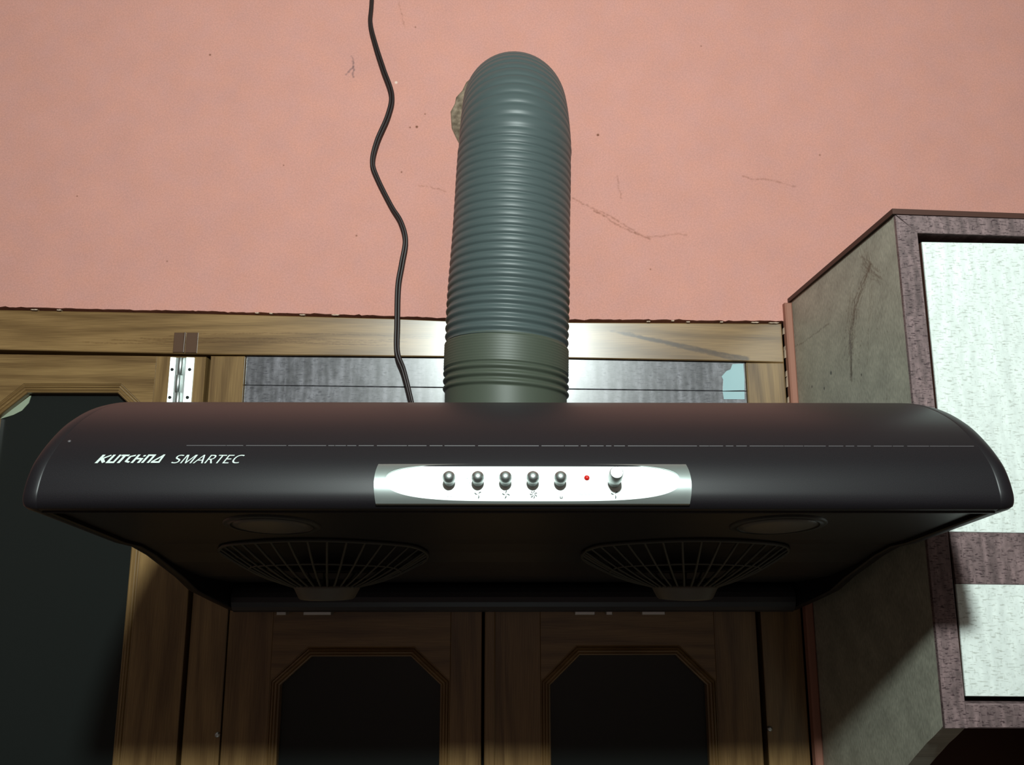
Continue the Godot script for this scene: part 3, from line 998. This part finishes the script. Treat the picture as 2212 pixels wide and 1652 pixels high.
func make_panel(hood: Node3D):
	var p := sub("control_panel", hood)
	var x0 := -0.0985
	var x1 := 0.1405
	var xm := (x0 + x1) / 2.0
	var top := Vector3(0, 1.6100, 0.4950)
	var bot := Vector3(0, 1.5782, 0.5065)
	var mid := (top + bot) / 2.0
	var vv := (top - bot).normalized()
	var nn := Vector3(0, -vv.z, vv.y)
	var hl := (top - bot).length() / 2.0
	var hw := (x1 - x0) / 2.0
	var lift := func(v: float) -> float: return 0.0012 + 0.0058 * (1.0 - pow(v / hl, 2.0))
	var dish := func(v: float) -> float: return 0.0009 + 0.0046 * (1.0 - pow(v / hl, 2.0))
	var at := func(u: float, v: float, h: float) -> Vector3: return Vector3(xm + u, 0, 0) + mid + vv * v + nn * h
	# the long oval of the dish and the outer edge, as rings of the same points
	var oval := []
	var outer := []
	var n := 96
	for k in n:
		var t := TAU * k / n
		var cs := cos(t)
		var sn := sin(t)
		oval.append(Vector2(signf(cs) * pow(absf(cs), 0.5) * (hw - 0.0085), signf(sn) * pow(absf(sn), 0.75) * (hl - 0.0016)))
		var m := maxf(absf(cs), absf(sn))
		var ou := cs / m * hw
		var ov := sn / m * hl
		if absf(cs) < absf(sn):
			ou = signf(cs) * pow(absf(cs / m), 0.45) * hw
		outer.append(Vector2(ou - signf(ou) * 0.0018 * pow(absf(ov) / hl, 2.0) * (1.0 if absf(ou) > hw * 0.97 else 0.0), ov))
	var st := start()
	var rings := []
	var skirt := []
	for q in outer:
		skirt.append(at.call(q.x, q.y, -0.004))
	rings.append(skirt)
	for s in 6:
		var ring := []
		for k in n:
			var q: Vector2 = outer[k].lerp(oval[k], s / 5.0)
			ring.append(at.call(q.x, q.y, lift.call(q.y)))
		rings.append(ring)
	var inner := []
	for k in n:
		inner.append(at.call(oval[k].x, oval[k].y, dish.call(oval[k].y)))
	rings.append(inner)
	for i in rings.size() - 1:
		st.set_smooth_group(2 if i > 0 and i < 6 else -1)
		for k in n:
			var j := (k + 1) % n
			var mdl: Vector3 = (rings[i][k] + rings[i][j]) / 2.0
			quad(st, rings[i][k], rings[i][j], rings[i + 1][j], rings[i + 1][k], nn + (mdl - at.call(0, 0, 0)) * (0.0 if i > 0 and i < 6 else (60.0 if i == 0 else -60.0)))
	st.set_smooth_group(-1)
	obj("bezel", st, M.silver, p)
	st = start()
	st.set_smooth_group(0)
	for k in n:
		var j := (k + 1) % n
		for s in 5:
			var a: Vector2 = Vector2(oval[k].x, oval[k].y * s / 5.0)
			var b: Vector2 = Vector2(oval[j].x, oval[j].y * s / 5.0)
			var c: Vector2 = Vector2(oval[j].x, oval[j].y * (s + 1) / 5.0)
			var d: Vector2 = Vector2(oval[k].x, oval[k].y * (s + 1) / 5.0)
			quad(st, at.call(a.x, a.y, dish.call(a.y)), at.call(b.x, b.y, dish.call(b.y)), at.call(c.x, c.y, dish.call(c.y)), at.call(d.x, d.y, dish.call(d.y)), nn)
	st.set_smooth_group(-1)
	obj("face_plate", st, M.plate, p, "bright silver oval face plate")
	# push buttons: a stem with a rounded chrome tip; the last one is wider with a flat end
	var kv := -0.0012
	for x in [-0.0418, -0.0203, 0.0003, 0.0208, 0.0414]:
		st = start()
		lathe(st, at.call(x - xm, kv, dish.call(kv) - 0.0005), nn, [[0, 0.0040], [0.0065, 0.0040], [0.0072, 0.0044], [0.0085, 0.0048], [0.010, 0.0047], [0.0117, 0.0040], [0.0128, 0.0029], [0.0135, 0.0015], [0.0137, 0.0003]], 24)
		obj("button", st, M.chrome, p)
	st = start()
	lathe(st, at.call(0.0822 - xm, kv, dish.call(kv) - 0.0005), nn, [[0, 0.0045], [0.006, 0.0045], [0.0066, 0.0051], [0.0085, 0.0053], [0.0175, 0.0050], [0.0182, 0.0045]], 28)
	obj("button", st, M.chrome, p, "wider flat-ended chrome button")
	st = start()
	lathe(st, at.call(0.0619 - xm, 0.0022, dish.call(0.002) - 0.0005), nn, [[0, 0.0021], [0.001, 0.0021], [0.0018, 0.0016], [0.0022, 0.0006]], 18)
	obj("indicator", st, M.red, p, "small red indicator")
	# printed signs under the buttons
	var iv := -0.0105
	for s in [[-0.0202, 3, 0.0028, -0.5, "ink"], [0.0007, 4, 0.0028, 0.2, "ink"], [0.0214, 7, 0.0028, 0.1, "ink"], [0.0824, 3, 0.0029, -0.45, "ink"]]:
		fan_sign(p, s[0] - xm, iv, s[1], s[2], s[3], at, dish, nn)
	st = start()
	for q in [[0.0, -0.0026, 0.0018, 0.0004], [-0.0008, -0.0019, 0.0005, 0.0012], [0.0008, -0.0019, 0.0005, 0.0012]]:
		decal(st, 0.0422 - xm + q[0], iv + q[1], q[2], q[3], at, dish, nn)
	obj("printed_sign", st, M.ink, p)
	st = start()
	for k in 10:
		var t := PI * k / 9.0 - 0.1
		decal(st, 0.0422 - xm + 0.0017 * cos(t), iv + 0.0008 + 0.0017 * sin(t), 0.0004, 0.0004, at, dish, nn)
	obj("printed_sign", st, M.faint, p)
	for q in [-0.0428, -0.0402]:
		st = start()
		decal(st, q - xm, iv - 0.0002, 0.0003, 0.003, at, dish, nn)
		obj("printed_sign", st, M.faint, p)
	for w in [["GAS", -0.0082, 0.0055], ["AUTO STOP", -0.0108, 0.013]]:
		text_on(p, w[0], func(u: float, v: float) -> Vector3:
			var y: float = w[1] + v * 0.0016
			return at.call(0.0618 - xm + (u - 0.5) * w[2], y, dish.call(y)) + nn * 0.00012, nn, M.faint, "printed_words")
	for q in [[-0.0285, 0.0018], [-0.0263, -0.0018]]:
		st = start()
		decal(st, q[0] - xm, q[1], 0.0011, 0.0009, at, dish, nn)
		obj("speck", st, M.faint, p)


func decal(st: SurfaceTool, u: float, v: float, w: float, h: float, at: Callable, dish: Callable, nn: Vector3):
	var d: float = dish.call(v) + 0.0002
	quad(st, at.call(u - w / 2, v - h / 2, d), at.call(u + w / 2, v - h / 2, d), at.call(u + w / 2, v + h / 2, d), at.call(u - w / 2, v + h / 2, d), nn)


func fan_sign(p: Node3D, u: float, v: float, blades: int, r: float, turn: float, at: Callable, dish: Callable, nn: Vector3):
	var st := start()
	for k in blades:
		var t := TAU * k / blades + turn + PI / 2
		for i in 6:
			var a := 0.12 + 0.88 * i / 6.0
			var b := 0.12 + 0.88 * (i + 1) / 6.0
			var wa := sin(a * PI * 0.85) * 0.26 * (0.8 if blades > 5 else 1.0) + 0.05
			var wb := sin(b * PI * 0.85) * 0.26 * (0.8 if blades > 5 else 1.0) + 0.05
			var pts := []
			for q in [[a, -wa * 0.3], [a, wa], [b, wb], [b, -wb * 0.3]]:
				var ang: float = t + q[1] - 0.5 * q[0]
				pts.append(at.call(u + cos(ang) * r * q[0], v + sin(ang) * r * q[0] * 1.0, dish.call(v + sin(ang) * r * q[0]) + 0.0002))
			quad(st, pts[0], pts[1], pts[2], pts[3], nn)
	obj("printed_sign", st, M.ink, p)


# words as a mesh, carried over to a surface: `to` takes u (0..1 along the words) and v (0..1 up the letters)
func text_on(parent: Node, words: String, to: Callable, nn: Vector3, mat: Material, called: String, bold := false):
	var tm := TextMesh.new()
	var font := SystemFont.new()
	font.font_names = PackedStringArray(["Droid Sans"])
	font.font_weight = 700 if bold else 400
	tm.font = font
	tm.font_size = 64
	tm.pixel_size = 0.01
	tm.depth = 0.0
	tm.text = words
	var arr := tm.get_mesh_arrays()
	var v: PackedVector3Array = arr[Mesh.ARRAY_VERTEX]
	var ix: PackedInt32Array = arr[Mesh.ARRAY_INDEX]
	var lo := Vector3(1e9, 1e9, 0)
	var hi := Vector3(-1e9, -1e9, 0)
	for p in v:
		lo = lo.min(p)
		hi = hi.max(p)
	var st := start()
	for i in range(0, ix.size(), 3):
		var q := []
		for k in 3:
			var p := v[ix[i + k]]
			q.append(to.call((p.x - lo.x) / (hi.x - lo.x), (p.y - lo.y) / (hi.y - lo.y)))
		tri(st, q[0], q[1], q[2], nn)
	obj(called, st, mat, parent)


func make_lettering(hood: Node3D):
	var y0 := 1.6095
	var y1 := 1.6165
	var nn: Vector3 = front_at((y0 + y1) / 2)[1]
	var slant := 0.0030
	var on := func(x: float, v: float) -> Vector3:
		var f = front_at(lerpf(y0, y1, v))
		return f[0] + f[1] * 0.0003 + Vector3(x + slant * v, 0, 0)
	# the first word has letters of its own design; strokes from point to point in millimetres, 8.5 high, with their width
	var letters := [
		[0.0, [[1.1, 0, 1.1, 8.5, 2.2], [1.6, 3.6, 7.0, 8.2, 1.7], [2.6, 4.4, 6.4, 0.5, 2.2]]],
		[8.2, [[1.0, 0, 1.0, 8.5, 2.0], [0.2, 0.8, 6.4, 0.8, 1.6], [5.6, 0, 5.6, 8.5, 1.7]]],
		[15.2, [[0.0, 7.7, 5.8, 7.7, 1.6], [2.7, 0, 2.7, 8, 2.1]]],
		[21.7, [[1.0, 1.6, 1.0, 6.6, 1.8], [0.6, 6.4, 4.4, 7.7, 1.5], [0.6, 1.9, 4.2, 0.8, 1.5]]],
		[27.3, [[1.0, 0, 1.0, 8.5, 1.9], [1.5, 4.3, 5.0, 4.3, 1.5]]],
		[32.2, [[1.0, 0, 1.0, 4.9, 1.9], [1.0, 6.4, 1.0, 7.9, 1.7]]],
		[35.2, [[1.0, 0, 1.0, 8.5, 1.9], [0.4, 7.7, 6.0, 7.7, 1.6], [5.4, 0, 5.4, 8.3, 1.8]]],
		[42.4, [[0.2, 0.8, 6.4, 0.8, 1.6], [6.2, 0, 5.2, 8.5, 1.6], [0.6, 1.0, 5.2, 7.6, 1.5]]],
	]
	var st := start()
	var lift := 0.0
	for g in letters:
		for s in g[1]:
			var a := Vector2(s[0], s[1])
			var b := Vector2(s[2], s[3])
			var side: Vector2 = (b - a).normalized().orthogonal() * s[4] * 0.5
			var c := []
			lift += 0.00002
			for q: Vector2 in [a - side, b - side, b + side, a + side]:
				c.append(on.call(-0.3138 + (g[0] + q.x) * 0.001, clampf(q.y / 8.5, 0.0, 1.0)) + nn * lift)
			quad(st, c[0], c[1], c[2], c[3], nn)
	obj("lettering", st, M.letters, hood, "heavy slanted silver lettering on the fascia")
	text_on(hood, "SMARTEC", func(u: float, v: float) -> Vector3: return on.call(-0.2557 + u * (0.0547 - slant), v), nn, M.letters, "lettering")


# ------------------------------------------------------------------ corrugated duct and cord
func make_duct():
	var t := thing("exhaust_duct", "grey-green corrugated exhaust duct bending from the hood top into the pink wall", "duct", Vector3(0.001, 1.685, 0.12))
	var bend_r := 0.122
	var hc := 2.177
	var y_bend := hc - bend_r
	# centre line by length from the hood's top; the duct leans a little to the right as it rises
	var frame := func(s: float) -> Array:
		var y := 1.686 + s
		var cx := 0.0008 + 0.0118 * smoothstep(1.72, 2.13, y)
		if y <= y_bend:
			return [Vector3(cx, y, 0.122), Vector3(0.02, 1, 0).normalized(), Vector3(0, 0, 1)]
		var a := minf((y - y_bend) / bend_r, PI / 2 + 0.06)
		return [Vector3(0.0126, y_bend + bend_r * sin(a), 0.122 - bend_r + bend_r * cos(a)), Vector3(0, cos(a), -sin(a)), Vector3(0, sin(a), cos(a))]
	var rings_of := func(s0: float, s1: float, step: float, rad: Callable) -> Array:
		var rings := []
		var n := int(round((s1 - s0) / step))
		for i in n + 1:
			var s := lerpf(s0, s1, float(i) / n)
			var f = frame.call(s)
			var ring := []
			for k in 64:
				var b := TAU * k / 64.0
				var side := Vector3(1, 0, 0)
				# the corrugations sit slightly askew
				var skew: Vector3 = f[1] * (-0.004 * sin(b)) if s > 0.02 else Vector3.ZERO
				ring.append(f[0] + skew + (side * sin(b) + f[2] * cos(b)) * rad.call(s, b))
			rings.append(ring)
		return rings
	var base := func(s: float) -> float: return 0.0782 - 0.0052 * smoothstep(0.15, 0.5, s)
	var pitch := 0.0109
	var total := y_bend - 1.686 + bend_r * (PI / 2 + 0.05)
	var st := start()
	skin(st, rings_of.call(0.106, total, pitch / 8.0, func(s: float, b: float) -> float:
		var ph := fposmod(s / pitch, 1.0)
		var soft := 1.0 - smoothstep(0.12, 0.30, s)
		var groove := pow(absf(cos(PI * ph)), lerpf(8.0, 2.2, soft))
		return base.call(s) - lerpf(0.0018, 0.0030, soft) * groove + 0.0006 * sin(b * 2.0 + s * 31.0)))
	obj("corrugated_hose", st, M.hose, t)
	# plain cuff with fine turned lines, then three ribs, then the smooth collar on the hood
	st = start()
	var rings = rings_of.call(0.0, 0.108, 0.0011, func(s: float, _b: float) -> float:
		if s < 0.043:
			return 0.0762
		if s < 0.0720:
			return 0.0790 - 0.0032 * pow(absf(cos(PI * (s - 0.043) / 0.00966)), 2.5)
		return 0.0786 - (0.0022 if s > 0.1050 else 0.0) + 0.00022 * sin(s * TAU / 0.0033))
	skin(st, rings)
	cap(st, rings[0], Vector3.DOWN)
	obj("cuff", st, M.cuff, t, "smooth olive-grey cuff on the hood")


func make_cord():
	var way := [[-0.205, 2.748, 0.006], [-0.206, 2.5, 0.006], [-0.2070, 2.3715, 0.006], [-0.2077, 2.3316, 0.006], [-0.1980, 2.2922, 0.006], [-0.1855, 2.2533, 0.006], [-0.1717, 2.2111, 0.006], [-0.1762, 2.1769, 0.006], [-0.1908, 2.1355, 0.007], [-0.1966, 2.1021, 0.007], [-0.1889, 2.0765, 0.006], [-0.1672, 2.0330, 0.006], [-0.1523, 2.0079, 0.007], [-0.1449, 1.9794, 0.007], [-0.1493, 1.9442, 0.006], [-0.1537, 1.9093, 0.006], [-0.1535, 1.8544, 0.006], [-0.1524, 1.8139, 0.006], [-0.1426, 1.7872, 0.008], [-0.1333, 1.7542, 0.010], [-0.1285, 1.735, 0.012], [-0.124, 1.71, 0.018], [-0.12, 1.688, 0.03]]
	var pts := []
	for w in way:
		pts.append(Vector3(w[0], w[1], w[2]))
	var fine := []
	for i in pts.size() - 1:
		var a: Vector3 = pts[maxi(i - 1, 0)]
		var d: Vector3 = pts[mini(i + 2, pts.size() - 1)]
		for k in 8:
			fine.append(pts[i].cubic_interpolate(pts[i + 1], a, d, k / 8.0))
	fine.append(pts[-1])
	# flat twin cord: two cores side by side that turn over as it hangs
	var st := start()
	var one := []
	var two := []
	for i in fine.size():
		var dir: Vector3 = (fine[mini(i + 1, fine.size() - 1)] - fine[maxi(i - 1, 0)]).normalized()
		var a: Vector3 = dir.cross(Vector3(0, 0, 1)).normalized()
		var b: Vector3 = dir.cross(a)
		var w := 0.5 * sin(i * 0.09) + 0.35
		var side: Vector3 = (a * cos(w) + b * sin(w)) * 0.00195
		one.append(fine[i] + side)
		two.append(fine[i] - side)
	tube(st, one, 0.0023, 10)
	tube(st, two, 0.0023, 10)
	var o := obj(numbered("power_cord"), st, M.cord)
	o.set_meta("label", "dark brown twin power cord hanging wavily down the pink wall to the hood")
	o.set_meta("category", "cord")
